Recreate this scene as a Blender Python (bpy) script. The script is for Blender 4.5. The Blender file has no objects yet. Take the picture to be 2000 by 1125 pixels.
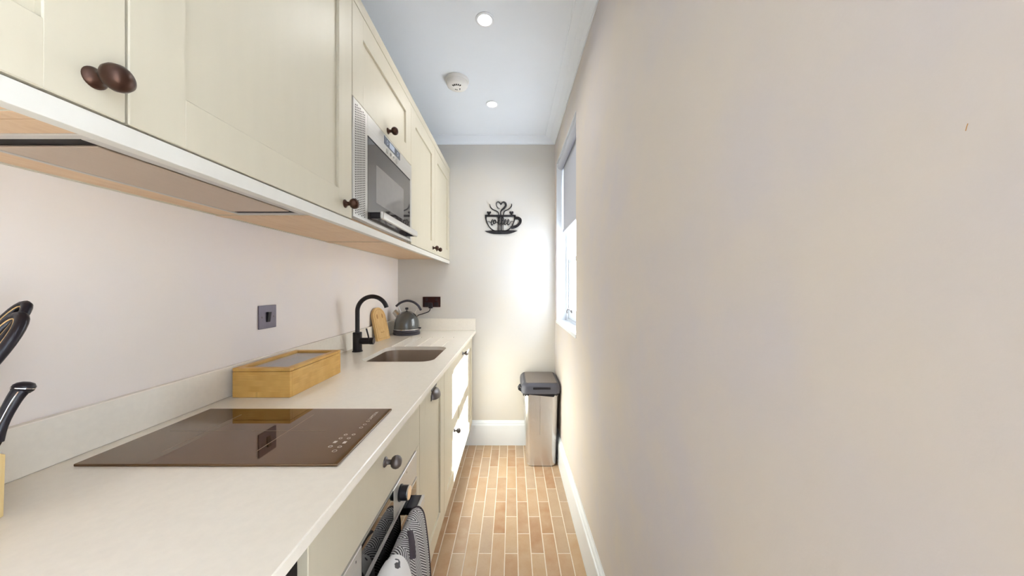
import bpy, bmesh, math, random
from mathutils import Vector, Matrix
random.seed(7)
scene = bpy.context.scene
COL = scene.collection
PI = math.pi

# ------------------------------------------------------------------ camera
CAM_H = 1.265
cam_d = bpy.data.cameras.new('camera')
cam_d.sensor_width = 36.0
cam_d.lens = 640.0 / 2000.0 * 36.0
cam_d.shift_y = -2.5 / 2000.0
cam_d.clip_start = 0.02
cam = bpy.data.objects.new('camera', cam_d)
cam.location = (0, 0, CAM_H)
cam.rotation_euler = (PI / 2, 0, 0)
COL.objects.link(cam)
scene.camera = cam

# ------------------------------------------------------------------ world, sun, exposure
world = bpy.data.worlds.new('world'); scene.world = world
world.use_nodes = True
bg = world.node_tree.nodes['Background']
bg.inputs['Color'].default_value = (0.81, 0.905, 1.0, 1)
bg.inputs['Strength'].default_value = 3.6
sun_d = bpy.data.lights.new('sun', 'SUN')
sun_d.energy = 23.0; sun_d.angle = math.radians(0.6); sun_d.color = (0.80, 0.89, 1.0)
sun = bpy.data.objects.new('sun', sun_d); COL.objects.link(sun)
sun.rotation_euler = Vector((-0.756, -0.06, -0.92)).to_track_quat('-Z', 'Y').to_euler()
scene.view_settings.view_transform = 'Standard'
scene.view_settings.look = 'None'
scene.view_settings.gamma = 1.0
scene.view_settings.use_curve_mapping = False
scene.view_settings.exposure = 1.68
LAMP_W = 0.6          # watts of each downlight

# ------------------------------------------------------------------ materials
def lin(c):
    return tuple(((v / 255) / 12.92 if v / 255 <= 0.04045 else ((v / 255 + 0.055) / 1.055) ** 2.4) for v in c) + (1.0,)

class NT:
    def __init__(s, name):
        s.m = bpy.data.materials.new(name); s.m.use_nodes = True
        s.t = s.m.node_tree; s.b = s.t.nodes['Principled BSDF']
    def n(s, typ, **kw):
        nd = s.t.nodes.new(typ)
        for k, v in kw.items(): setattr(nd, k, v)
        return nd
    def l(s, a, b): s.t.links.new(a, b)
    def math(s, op, a, b=None, c=None):
        nd = s.n('ShaderNodeMath', operation=op)
        for i, v in enumerate((a, b, c)):
            if v is None: continue
            if hasattr(v, 'links'): s.l(v, nd.inputs[i])
            else: nd.inputs[i].default_value = v
        return nd.outputs[0]
    def mix(s, fac, a, b):
        nd = s.n('ShaderNodeMix', data_type='RGBA')
        if hasattr(fac, 'links'): s.l(fac, nd.inputs[0])
        else: nd.inputs[0].default_value = fac
        for i, v in ((6, a), (7, b)):
            if hasattr(v, 'links'): s.l(v, nd.inputs[i])
            else: nd.inputs[i].default_value = v
        return nd.outputs[2]
    def noise(s, scale, detail=3, rough=0.5, stretch=(1, 1, 1), coord='Object'):
        tc = s.n('ShaderNodeTexCoord'); mp = s.n('ShaderNodeMapping')
        mp.inputs['Scale'].default_value = stretch
        s.l(tc.outputs[coord], mp.inputs[0])
        nz = s.n('ShaderNodeTexNoise'); nz.inputs['Scale'].default_value = scale
        nz.inputs['Detail'].default_value = detail; nz.inputs['Roughness'].default_value = rough
        s.l(mp.outputs[0], nz.inputs['Vector'])
        return nz.outputs['Fac']
    def ramp(s, fac, lo, hi):
        nd = s.n('ShaderNodeMapRange'); nd.inputs[1].default_value = lo; nd.inputs[2].default_value = hi
        s.l(fac, nd.inputs[0]); return nd.outputs[0]
    def bump(s, h, strength, dist=0.002):
        nd = s.n('ShaderNodeBump'); nd.inputs['Strength'].default_value = strength
        nd.inputs['Distance'].default_value = dist
        s.l(h, nd.inputs['Height']); s.l(nd.outputs[0], s.b.inputs['Normal'])
    def set(s, **kw):
        for k, v in kw.items(): s.b.inputs[k.replace('_', ' ')].default_value = v

def mat_plain(name, rgb, rough=0.5, metal=0.0, var=0.04, scale=30, bump=0.0, stretch=(1, 1, 1), ior=1.45, coat=0.0):
    t = NT(name); c = lin(rgb)
    d = tuple(v * (1 - var) for v in c[:3]) + (1,); e = tuple(min(1, v * (1 + var)) for v in c[:3]) + (1,)
    nz = t.noise(scale, 4, 0.55, stretch)
    t.l(t.mix(t.ramp(nz, 0.3, 0.7), d, e), t.b.inputs['Base Color'])
    t.set(Roughness=rough, Metallic=metal, IOR=ior)
    if coat: t.b.inputs['Coat Weight'].default_value = coat
    if bump: t.bump(nz, bump)
    return t.m

def mat_plaster(name, a, b, c):
    t = NT(name)
    big = t.noise(1.6, 4, 0.6); mid = t.noise(5.0, 5, 0.6); fine = t.noise(160, 3, 0.6)
    col = t.mix(t.ramp(big, 0.38, 0.62), lin(a), lin(b))
    col = t.mix(t.math('MULTIPLY', t.ramp(mid, 0.45, 0.75), 0.6), col, lin(c))
    t.l(col, t.b.inputs['Base Color']); t.set(Roughness=0.85)
    t.bump(t.math('ADD', t.math('MULTIPLY', mid, 0.5), t.math('MULTIPLY', fine, 0.35)), 0.12, 0.003)
    return t.m

def mat_wood(name, a, b, grain=(6, 60, 60), rough=0.45, knots=False):
    t = NT(name)
    g = t.noise(1.0, 6, 0.65, grain); s2 = t.noise(9, 3, 0.5, (0.4, 2, 2))
    f = t.math('ADD', t.math('MULTIPLY', g, 0.65), t.math('MULTIPLY', s2, 0.35))
    t.l(t.mix(t.ramp(f, 0.36, 0.64), lin(a), lin(b)), t.b.inputs['Base Color'])
    t.set(Roughness=rough); t.bump(g, 0.05, 0.001)
    return t.m

def mat_bamboo(name):
    t = NT(name)
    tc = t.n('ShaderNodeTexCoord'); sp = t.n('ShaderNodeSeparateXYZ'); t.l(tc.outputs['Object'], sp.inputs[0])
    along = t.math('ADD', sp.outputs[0], sp.outputs[1])
    strip = t.math('FLOOR', t.math('MULTIPLY', sp.outputs[2], 55))
    cb = t.n('ShaderNodeCombineXYZ'); t.l(t.math('MULTIPLY', along, 9), cb.inputs[0]); t.l(t.math('MULTIPLY', strip, 3.7), cb.inputs[2])
    nz = t.n('ShaderNodeTexNoise'); nz.inputs['Scale'].default_value = 1.6; nz.inputs['Detail'].default_value = 2
    t.l(cb.outputs[0], nz.inputs['Vector'])
    grain = t.noise(1.0, 5, 0.6, (14, 14, 260))
    col = t.mix(t.ramp(nz.outputs['Fac'], 0.35, 0.65), lin((216, 166, 84)), lin((231, 188, 108)))
    col = t.mix(t.math('MULTIPLY', t.ramp(nz.outputs['Fac'], 0.66, 0.72), 0.7), col, lin((168, 112, 48)))
    col = t.mix(t.math('MULTIPLY', t.ramp(grain, 0.5, 0.75), 0.35), col, lin((190, 138, 72)))
    t.l(col, t.b.inputs['Base Color']); t.set(Roughness=0.42)
    return t.m

def mat_tile():
    t = NT('terracotta_tile')
    oi = t.n('ShaderNodeObjectInfo')
    cr = t.n('ShaderNodeValToRGB'); t.l(oi.outputs['Random'], cr.inputs[0])
    els = cr.color_ramp.elements
    cols = [(184, 144, 108), (190, 156, 122), (178, 154, 132), (194, 160, 122), (172, 128, 90), (186, 158, 130)]
    els[0].position = 0; els[0].color = lin(cols[0]); els[1].position = 1; els[1].color = lin(cols[-1])
    for i in range(1, 5):
        e = els.new(i / 5); e.color = lin(cols[i])
    tc = t.n('ShaderNodeTexCoord'); vm = t.n('ShaderNodeVectorMath', operation='ADD')
    cb = t.n('ShaderNodeCombineXYZ'); t.l(t.math('MULTIPLY', oi.outputs['Random'], 50), cb.inputs[2])
    t.l(tc.outputs['Object'], vm.inputs[0]); t.l(cb.outputs[0], vm.inputs[1])
    nz = t.n('ShaderNodeTexNoise'); nz.inputs['Scale'].default_value = 14; nz.inputs['Detail'].default_value = 5
    t.l(vm.outputs[0], nz.inputs['Vector'])
    f = t.ramp(nz.outputs['Fac'], 0.3, 0.72)
    col = t.mix(t.math('MULTIPLY', f, 0.55), cr.outputs[0], lin((204, 180, 150)))
    fine = t.noise(90, 4, 0.6)
    col = t.mix(t.math('MULTIPLY', t.ramp(fine, 0.55, 0.8), 0.3), col, lin((160, 116, 84)))
    t.l(col, t.b.inputs['Base Color']); t.set(Roughness=0.36)
    t.bump(nz.outputs['Fac'], 0.1, 0.002)
    return t.m

def mat_steel(name, rgb, rough=0.3, stretch=(300, 300, 4)):
    t = NT(name); nz = t.noise(1, 3, 0.6, stretch)
    c = lin(rgb)
    t.l(t.mix(nz, tuple(v * 0.9 for v in c[:3]) + (1,), c), t.b.inputs['Base Color'])
    t.set(Metallic=1.0, Roughness=rough); t.bump(nz, 0.03, 0.0005)
    return t.m

def mat_glass(name, fac=0.12, tint=(1, 1, 1, 1), rough=0.0):
    m = bpy.data.materials.new(name); m.use_nodes = True; t = m.node_tree
    t.nodes.remove(t.nodes['Principled BSDF']); out = t.nodes['Material Output']
    tr = t.nodes.new('ShaderNodeBsdfTransparent'); tr.inputs[0].default_value = tint
    gl = t.nodes.new('ShaderNodeBsdfGlossy'); gl.inputs['Roughness'].default_value = rough
    mx = t.nodes.new('ShaderNodeMixShader'); mx.inputs[0].default_value = fac
    t.links.new(tr.outputs[0], mx.inputs[1]); t.links.new(gl.outputs[0], mx.inputs[2]); t.links.new(mx.outputs[0], out.inputs[0])
    return m

def mat_emit(name, rgb, strength):
    t = NT(name); t.b.inputs['Emission Color'].default_value = lin(rgb); t.b.inputs['Emission Strength'].default_value = strength
    t.set(Base_Color=lin((240, 240, 240)))
    return t.m

def mat_herringbone():
    t = NT('herringbone_cloth')
    uv = t.n('ShaderNodeUVMap'); sp = t.n('ShaderNodeSeparateXYZ'); t.l(uv.outputs[0], sp.inputs[0])
    z = t.math('PINGPONG', sp.outputs[0], 0.032)
    f = t.math('FRACT', t.math('MULTIPLY', t.math('ADD', t.math('MULTIPLY', z, 1.1), sp.outputs[1]), 135))
    st = t.math('GREATER_THAN', f, 0.52)
    nz = t.noise(600, 2, 0.5)
    col = t.mix(st, lin((225, 222, 220)), lin((62, 58, 60)))
    col = t.mix(t.math('MULTIPLY', nz, 0.25), col, lin((140, 136, 136)))
    t.l(col, t.b.inputs['Base Color']); t.set(Roughness=0.95); t.bump(nz, 0.3, 0.001)
    return t.m

def mat_print():
    t = NT('white_printed_cloth')
    nz = t.noise(34, 2, 0.4); fine = t.noise(500, 2, 0.5)
    col = t.mix(t.ramp(nz, 0.62, 0.64), lin((238, 235, 232)), lin((92, 90, 92)))
    t.l(col, t.b.inputs['Base Color']); t.set(Roughness=0.95); t.bump(fine, 0.25, 0.001)
    return t.m

M = {}
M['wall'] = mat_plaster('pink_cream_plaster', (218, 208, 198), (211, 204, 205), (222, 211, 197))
M['wall_l'] = mat_plaster('pink_cream_plaster_lit', (246, 236, 227), (242, 234, 232), (247, 237, 226))  # same paint as the other walls, lightened to stand in for light
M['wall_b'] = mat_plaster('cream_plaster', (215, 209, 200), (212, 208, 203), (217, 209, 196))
M['ceiling'] = mat_plain('ceiling_paint', (238, 242, 248), 0.9, var=0.015, scale=3)
M['white'] = mat_plain('white_gloss_paint', (235, 239, 244), 0.4, var=0.01, scale=8)
M['cab'] = mat_plain('cream_cabinet_paint', (213, 204, 182), 0.42, var=0.012, scale=1.0, stretch=(40, 40, 4), bump=0.02)
M['pelmet'] = mat_plain('pelmet_paint', (224, 220, 210), 0.42, var=0.012, scale=1.0, stretch=(40, 40, 4))
M['worktop'] = mat_plain('pale_quartz', (246, 238, 224), 0.22, var=0.02, scale=70)
M['oak'] = mat_wood('oak_veneer', (222, 184, 142), (234, 202, 164), (70, 5, 70))
M['bamboo'] = mat_bamboo('bamboo')
M['beech'] = mat_wood('pale_beech', (224, 190, 126), (236, 208, 150), (60, 60, 6))
M['board'] = mat_wood('board_wood', (216, 172, 108), (230, 192, 130), (60, 60, 5))
M['board_dark'] = mat_plain('burnt_engraving', (190, 140, 84), 0.6)
M['tile'] = mat_tile()
M['grout'] = mat_plain('pale_grout', (232, 220, 204), 0.9, var=0.03, scale=60)
M['black'] = mat_plain('matt_black', (24, 20, 24), 0.38, var=0.05)
M['black_soft'] = mat_plain('black_plastic', (30, 27, 34), 0.3, var=0.05)
M['sign'] = mat_plain('black_sign_metal', (20, 16, 22), 0.5, var=0.05)
M['bronze'] = mat_plain('dark_bronze', (74, 52, 42), 0.32, 0.75, var=0.12, scale=40)
M['pewter'] = mat_plain('aged_pewter', (108, 102, 100), 0.35, 0.8, var=0.1, scale=40)
M['plate'] = mat_plain('brushed_pewter_plate', (112, 106, 116), 0.4, 0.7, var=0.06, scale=20, stretch=(1, 20, 1))
M['socket'] = mat_plain('bronze_socket_plate', (58, 30, 26), 0.3, 0.6, var=0.1)
M['steel'] = mat_plain('brushed_steel', (212, 210, 209), 0.27, 0.85, var=0.03, scale=1, stretch=(200, 200, 3))
M['steel_h'] = mat_plain('appliance_steel', (208, 204, 197), 0.40, 0.55, var=0.03, scale=1, stretch=(4, 4, 260))
M['sink'] = mat_steel('sink_steel', (186, 172, 158), 0.34, (120, 120, 8))
M['hoodm'] = mat_steel('hood_panel_steel', (206, 190, 172), 0.42, (200, 6, 200))
M['chrome'] = mat_plain('chrome', (226, 224, 222), 0.08, 1.0, var=0.01)
M['blackglass'] = mat_plain('black_glass', (68, 42, 18), 0.03, var=0.02, ior=2.1)  # brown put into base and tint for the wall's reflected colour
M['blackglass'].node_tree.nodes['Principled BSDF'].inputs['Specular Tint'].default_value = (1.0, .74, .50, 1)
M['ovenglass'] = mat_plain('oven_glass', (10, 9, 9), 0.03, var=0.02, ior=1.9)
M['microglass'] = mat_plain('grey_mirror_glass', (54, 48, 46), 0.04, var=0.02, ior=2.5)
M['microwin'] = mat_plain('oven_window_mesh', (132, 128, 124), 0.06, var=0.03, ior=1.9)
M['hole'] = mat_plain('dark_hole', (40, 34, 32), 0.8)
M['dark'] = mat_plain('dark_void', (22, 14, 12), 0.7)
M['print'] = mat_plain('white_print', (205, 196, 186), 0.5)
M['print_dim'] = mat_plain('grey_print', (150, 132, 112), 0.4)
M['lcd'] = mat_plain('display_panel', (98, 104, 114), 0.15, var=0.05)
M['lcd2'] = mat_plain('display_screen', (188, 198, 216), 0.15, var=0.03)
M['button'] = mat_plain('button_metal', (196, 192, 184), 0.25, 0.8)
M['kettle'] = mat_plain('slate_enamel', (84, 86, 84), 0.12, 0.25, var=0.04, ior=1.6, coat=0.6)
M['kplastic'] = mat_plain('kettle_plastic', (72, 70, 78), 0.4)
M['detector'] = mat_plain('aged_white_plastic', (240, 236, 230), 0.5, var=0.02)
M['lampring'] = mat_plain('lamp_ring_white', (236, 237, 240), 0.4, var=0.01)
M['lamp'] = mat_emit('lamp_glow', (255, 252, 246), 9.0)
M['glass'] = mat_glass('window_glass', 0.06)
M['lidglass'] = mat_glass('box_lid_glass', 0.5, (0.92, 0.9, 0.9, 1), 0.12)
M['blind'] = mat_plain('blind_fabric', (196, 198, 208), 0.9, var=0.02, scale=300)
M['lidplastic'] = mat_plain('bin_lid_plastic', (84, 84, 94), 0.45, var=0.04)
M['lidsteel'] = mat_steel('bin_lid_steel', (160, 152, 148), 0.38, (4, 200, 200))
M['bag'] = mat_plain('bin_bag', (40, 38, 44), 0.25)
M['glove'] = mat_herringbone()
M['towel'] = mat_print()
M['piping'] = mat_plain('dark_grey_piping', (74, 66, 70), 0.9)

# ------------------------------------------------------------------ mesh helpers
class B:
    """collects shapes in world coordinates"""
    def __init__(s): s.bm = bmesh.new()
    def add(s, other, mtx=None):
        me = bpy.data.meshes.new('tmp'); other.to_mesh(me); other.free()
        if mtx is not None: me.transform(mtx)
        s.bm.from_mesh(me); bpy.data.meshes.remove(me); return s
    def box(s, x0, x1, y0, y1, z0, z1, bev=0.0, seg=2, mtx=None):
        t = bmesh.new(); bmesh.ops.create_cube(t, size=1.0)
        for v in t.verts:
            v.co = ((x0 + x1) / 2 + v.co.x * (x1 - x0), (y0 + y1) / 2 + v.co.y * (y1 - y0), (z0 + z1) / 2 + v.co.z * (z1 - z0))
        if bev: bmesh.ops.bevel(t, geom=t.edges[:], offset=bev, segments=seg, affect='EDGES', profile=0.5)
        return s.add(t, mtx)
    def lathe(s, prof, org, axis='Z', seg=32, cap=True):
        """prof: list of (r, h) along the axis from org"""
        t = bmesh.new(); rings = []
        for r, h in prof:
            ring = []
            for i in range(seg):
                a = 2 * PI * i / seg
                ring.append(t.verts.new((max(r, 1e-5) * math.cos(a), max(r, 1e-5) * math.sin(a), h)))
            rings.append(ring)
        for a, b in zip(rings, rings[1:]):
            for i in range(seg):
                t.faces.new((a[i], a[(i + 1) % seg], b[(i + 1) % seg], b[i]))
        if cap:
            t.faces.new(rings[0][::-1]); t.faces.new(rings[-1])
        bmesh.ops.recalc_face_normals(t, faces=t.faces[:])
        if isinstance(axis, str): d = {'X': Vector((1, 0, 0)), 'Y': Vector((0, 1, 0)), 'Z': Vector((0, 0, 1))}[axis]
        else: d = Vector(axis).normalized()
        m = Matrix.Translation(Vector(org)) @ d.to_track_quat('Z', 'Y').to_matrix().to_4x4()
        return s.add(t, m)
    def cyl(s, p0, p1, r0, r1=None, seg=24):
        p0, p1 = Vector(p0), Vector(p1); d = p1 - p0
        return s.lathe([(r0, 0), (r0 if r1 is None else r1, d.length)], p0, d, seg)
    def tube(s, pts, r, seg=12, flat=1.0, cap=True):
        t = bmesh.new(); pts = [Vector(p) for p in pts]; rings = []
        up = None
        for i, p in enumerate(pts):
            d = (pts[min(i + 1, len(pts) - 1)] - pts[max(i - 1, 0)]).normalized()
            if up is None:
                up = d.orthogonal().normalized()
                if abs(d.y) < 0.9: up = (Vector((0, 1, 0)) - d * d.y).normalized()
            else: up = (up - d * up.dot(d)).normalized()
            sd = d.cross(up); rr = r[i] if isinstance(r, (list, tuple)) else r
            rings.append([t.verts.new(p + up * math.cos(2 * PI * k / seg) * rr * flat + sd * math.sin(2 * PI * k / seg) * rr) for k in range(seg)])
        for a, b in zip(rings, rings[1:]):
            for k in range(seg): t.faces.new((a[k], a[(k + 1) % seg], b[(k + 1) % seg], b[k]))
        if cap: t.faces.new(rings[0][::-1]); t.faces.new(rings[-1])
        bmesh.ops.recalc_face_normals(t, faces=t.faces[:])
        return s.add(t)
    def loft(s, loops, cap0=True, cap1=True):
        t = bmesh.new(); L = [[t.verts.new(p) for p in lp] for lp in loops]; n = len(L[0])
        for a, b in zip(L, L[1:]):
            for k in range(n): t.faces.new((a[k], a[(k + 1) % n], b[(k + 1) % n], b[k]))
        if cap0: t.faces.new(L[0][::-1])
        if cap1: t.faces.new(L[-1])
        bmesh.ops.recalc_face_normals(t, faces=t.faces[:])
        return s.add(t)
    def extr(s, poly, vec):
        """flat polygon (3D points) extruded along vec"""
        v = Vector(vec)
        return s.loft([[Vector(p) for p in poly], [Vector(p) + v for p in poly]])

def offset_of(o):
    v = Vector((0, 0, 0))
    while o is not None: v = v + Vector(o.location); o = o.parent
    return v

def obj(name, b, mat, parent=None, smooth=True, kind=None, ang=35):
    bm = b.bm if isinstance(b, B) else b
    me = bpy.data.meshes.new(name)
    off = offset_of(parent)
    if parent is not None and off.length: bmesh.ops.translate(bm, verts=bm.verts[:], vec=-off)
    bm.to_mesh(me); bm.free()
    me.materials.append(M[mat] if isinstance(mat, str) else mat)
    if smooth:
        me.polygons.foreach_set('use_smooth', [True] * len(me.polygons)); me.set_sharp_from_angle(angle=math.radians(ang))
    o = bpy.data.objects.new(name, me); COL.objects.link(o); o.parent = parent
    if smooth:
        wm = o.modifiers.new('weighted_normal', 'WEIGHTED_NORMAL'); wm.keep_sharp = True; wm.weight = 100
    if kind: o['kind'] = kind
    return o

def each(name, boxes, mat, parent, bev=0.0):
    for q in boxes: obj(name, B().box(*q, bev), mat, parent, bev > 0)

def tag(o, label, cat, group=None):
    o['label'] = label; o['category'] = cat
    if group: o['group'] = group
    return o

def thing(name, label, cat, loc, group=None):
    o = bpy.data.objects.new(name, None); o.empty_display_size = 0.05
    o.location = loc; COL.objects.link(o)
    return tag(o, label, cat, group)

def struct(name, b, mat, parent=None, smooth=False):
    return obj(name, b, mat, parent, smooth, None if parent else 'structure')

def rrect(x0, x1, y0, y1, r, z, n=8):
    pts = []
    for cx, cy, a0 in ((x1 - r, y1 - r, 0), (x0 + r, y1 - r, 90), (x0 + r, y0 + r, 180), (x1 - r, y0 + r, 270)):
        for i in range(n + 1):
            a = math.radians(a0 + 90 * i / n); pts.append(Vector((cx + r * math.cos(a), cy + r * math.sin(a), z)))
    return pts

def arc(cx, cz, r, a0, a1, n, y=0.0):
    return [Vector((cx + r * math.cos(math.radians(a0 + (a1 - a0) * i / n)), y, cz + r * math.sin(math.radians(a0 + (a1 - a0) * i / n)))) for i in range(n + 1)]

def spline(pts, n=6):
    pts = [Vector(p) for p in pts]; out = []
    P = [pts[0] * 2 - pts[1]] + pts + [pts[-1] * 2 - pts[-2]]
    for i in range(1, len(P) - 2):
        for k in range(n):
            t = k / n; a, b, c, d = P[i - 1], P[i], P[i + 1], P[i + 2]
            out.append(0.5 * ((2 * b) + (c - a) * t + (2 * a - 5 * b + 4 * c - d) * t * t + (3 * b - a - 3 * c + d) * t ** 3))
    out.append(pts[-1]); return out

# ------------------------------------------------------------------ room dimensions
XL, XR, YB, YF = -0.915, 0.345, 2.629, -1.15     # left wall, right wall, back wall, front end behind the camera
ZC = 2.445
YO = -0.02      # right wall ends here, behind the camera; opening added to let daylight in
WY0, WY1, WZ0, WZ1 = 1.766, 2.545, 0.985, 2.22   # window opening in the right wall

# floor: grout bed and brick tiles
fl = struct('floor', B().box(XL - .1, XR + .16, YO, YB + .1, -0.06, -0.0007).box(XL - .1, 3.0, YF, YO, -.06, -.0007), 'grout')
PX, PY, G = 0.0625, 0.249, 0.0042
tile_me = None
for col in range(-9, 12):
    x0 = -0.347 + col * PX; x1 = x0 + PX
    if x1 <= -0.40 or x0 >= XR - 0.004: continue
    off = 2.302 if (col - 5) % 2 == 0 else 2.302 - PY / 2
    for row in range(-14, 3):
        y0 = off + row * PY; y1 = y0 + PY
        if y1 < YF + .02 or y0 > YB - .01: continue
        a0, a1 = x0 + G / 2, min(x1 - G / 2, XR - .002)
        b0, b1 = max(y0 + G / 2, YF), min(y1 - G / 2, YB - .002)
        if a1 - a0 < .006 or b1 - b0 < .006: continue
        full = abs(a1 - a0 - PX + G) < 1e-6 and abs(b1 - b0 - PY + G) < 1e-6
        cx, cy = (a0 + a1) / 2, (b0 + b1) / 2
        if full and tile_me is not None:
            o = bpy.data.objects.new('floor_tile', tile_me); COL.objects.link(o); o.parent = fl
        else:
            hx, hy = (a1 - a0) / 2, (b1 - b0) / 2
            b_ = B().loft([[(-hx, -hy, -.006), (hx, -hy, -.006), (hx, hy, -.006), (-hx, hy, -.006)],
                           [(-hx, -hy, -.0012), (hx, -hy, -.0012), (hx, hy, -.0012), (-hx, hy, -.0012)],
                           [(-hx + .0012, -hy + .0012, 0), (hx - .0012, -hy + .0012, 0), (hx - .0012, hy - .0012, 0), (-hx + .0012, hy - .0012, 0)]])
            o = obj('floor_tile', b_, 'tile', None, False); o.parent = fl
            if full: tile_me = o.data
        o.location = (cx, cy, random.uniform(0, .0005))

struct('ceiling', B().box(XL - .1, XR + .16, YO, YB + .1, ZC, ZC + .08).box(XL - .1, 3.0, YF, YO, ZC, ZC + .08), 'ceiling')  # extended past the side opening to keep direct sun out
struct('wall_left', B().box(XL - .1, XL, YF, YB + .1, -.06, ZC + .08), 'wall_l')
struct('wall_front', B().box(XL - .1, 3.0, YF - .1, YF, -.06, ZC + .08), 'ceiling')  # unseen end wall, added to cut daylight from behind the camera
struct('wall_side', B().box(XR + .16, 3.0, YO, YO + .1, -.06, ZC + .08), 'ceiling')  # unseen wall added to stop sun leaking in by the side opening
struct('eave_light_blocker', B().box(XR + .161, 1.02, .2, 3.6, ZC + .10, ZC + .20), 'white')     # unseen overhang added to cut skylight through the window
struct('wall_light_blocker', B().box(2.5, 2.65, .4, 4.6, -.4, 3.35), 'wall_b')     # pale wall added outside to reduce the skylight reaching the window
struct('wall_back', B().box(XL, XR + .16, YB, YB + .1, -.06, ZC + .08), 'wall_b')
w = B()
w.box(XR, XR + .16, YO, WY0, -.06, ZC + .08); w.box(XR, XR + .16, WY1, YB, -.06, ZC + .08)
w.box(XR, XR + .16, WY0, WY1, -.06, WZ0); w.box(XR, XR + .16, WY0, WY1, WZ1, ZC + .08)
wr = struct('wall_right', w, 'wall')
struct('wall_scuff', B().tube([(XR, .2492, 1.3835), (XR, .2487, 1.386), (XR, .2480, 1.3885)], .0003, 6), 'board_dark', wr)

# skirting boards with a moulded top
def skirt(poly, p0, p1, inw):
    p0, p1, inw = Vector(p0), Vector(p1), Vector(inw)
    return B().extr([p0 + inw * d + Vector((0, 0, h)) for d, h in poly], p1 - p0)
SK = [(0, 0), (.018, 0), (.018, .158), (.016, .163), (.012, .167), (.013, .174), (.010, .182), (.005, .190), (.004, .195), (0, .195)]
struct('baseboard_back', skirt(SK, (-0.37, YB, 0), (XR, YB, 0), (0, -1, 0)), 'white')
struct('baseboard_right', skirt(SK, (XR, YO, 0), (XR, YB - .018, 0), (-1, 0, 0)), 'white')
# coving: shallow plaster cornice
CV = [(0, -.040), (.006, -.040), (.008, -.034), (.022, -.025), (.048, -.014), (.078, -.0075), (.084, -.0065), (.085, -.003), (.09, -.003), (.09, 0), (0, 0)]
struct('trim_1', skirt(CV, (XL, YB, ZC), (XR, YB, ZC), (0, -1, 0)), 'ceiling')
struct('trim_2', skirt(CV, (XR, YO, ZC), (XR, YB, ZC), (-1, 0, 0)), 'ceiling')
struct('trim_3', skirt(CV, (XL, YF, ZC), (XL, YB, ZC), (1, 0, 0)), 'ceiling')

# ------------------------------------------------------------------ window (sliding sash in a deep white reveal)
wn = bpy.data.objects.new('window_1', None); wn.location = (XR + .1, (WY0 + WY1) / 2, WZ0); COL.objects.link(wn); wn['kind'] = 'structure'
each('reveal_lining', ((XR + .001, .425, WY1 - .004, WY1, WZ0, WZ1), (XR + .001, .425, WY0, WY0 + .004, WZ0, WZ1), (XR + .001, .425, WY0 + .004, WY1 - .004, WZ1 - .004, WZ1)), 'white', wn)
obj('window_sill', B().box(XR - .004, .43, WY0 + .002, WY1 - .002, WZ0, WZ0 + .022, .003), 'white', wn)
each('frame_jamb', ((.425, .492, WY0, WY0 + .034, WZ0, WZ1), (.425, .492, WY1 - .034, WY1, WZ0, WZ1)), 'white', wn, .002)
each('frame_rail', ((.425, .492, WY0 + .034, WY1 - .034, WZ0, WZ0 + .04), (.425, .492, WY0 + .034, WY1 - .034, WZ1 - .04, WZ1)), 'white', wn, .002)
each('staff_bead', ((.418, .432, WY1 - .046, WY1 - .03, WZ0 + .02, WZ1 - .04), (.418, .432, WY0 + .03, WY0 + .046, WZ0 + .02, WZ1 - .04)), 'white', wn, .003)
def sash(x0, x1, z0, z1, br, tr):
    a, c = WY0 + .036, WY1 - .036
    b = B(); b.box(x0, x1, a, a + .042, z0, z1, .003); b.box(x0, x1, c - .042, c, z0, z1, .003)
    b.box(x0, x1, a + .042, c - .042, z0, z0 + br, .003); b.box(x0, x1, a + .042, c - .042, z1 - tr, z1, .003)
    s_ = obj('sash', b, 'white', wn)
    obj('pane', B().box((x0 + x1) / 2 - .002, (x0 + x1) / 2 + .002, a + .04, c - .04, z0 + br - .002, z1 - tr + .002), 'glass', s_, False)
    return s_
lo = sash(.433, .455, WZ0 + .04, 1.475, .075, .034)
sash(.460, .482, 1.443, WZ1 - .04, .034, .05)
lift = B(); lift.lathe([(.012, 0), (.012, .004), (.006, .007)], (.433, 2.37, 1.085), (-1, 0, 0), 16)
lift.tube(spline([(.428, 2.37, 1.085), (.416, 2.372, 1.100), (.404, 2.372, 1.101), (.398, 2.37, 1.088), (.399, 2.366, 1.073)], 5), .0042, 10)
obj('sash_lift', lift, 'pewter', lo)

# roller blind
rb = thing('roller_blind', 'pale grey roller blind half lowered in the window reveal', 'blind', (.385, 2.15, 2.19))
obj('roller_tube', B().cyl((.374, WY0 + .018, 2.190), (.374, WY1 - .018, 2.190), .024, seg=32), 'blind', rb)
for ya, yb in ((WY1 - .018, WY1 - .008), (WY0 + .008, WY0 + .018)):
    obj('end_cap', B().cyl((.374, ya, 2.190), (.374, yb, 2.190), .026), 'lampring', rb)
obj('blind_fabric', B().box(.3965, .3978, WY0 + .02, WY1 - .022, 1.705, 2.192), 'blind', rb, False)
obj('bottom_bar', B().box(.391, .4025, WY0 + .02, WY1 - .022, 1.680, 1.706, .003), 'blind', rb)

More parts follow.
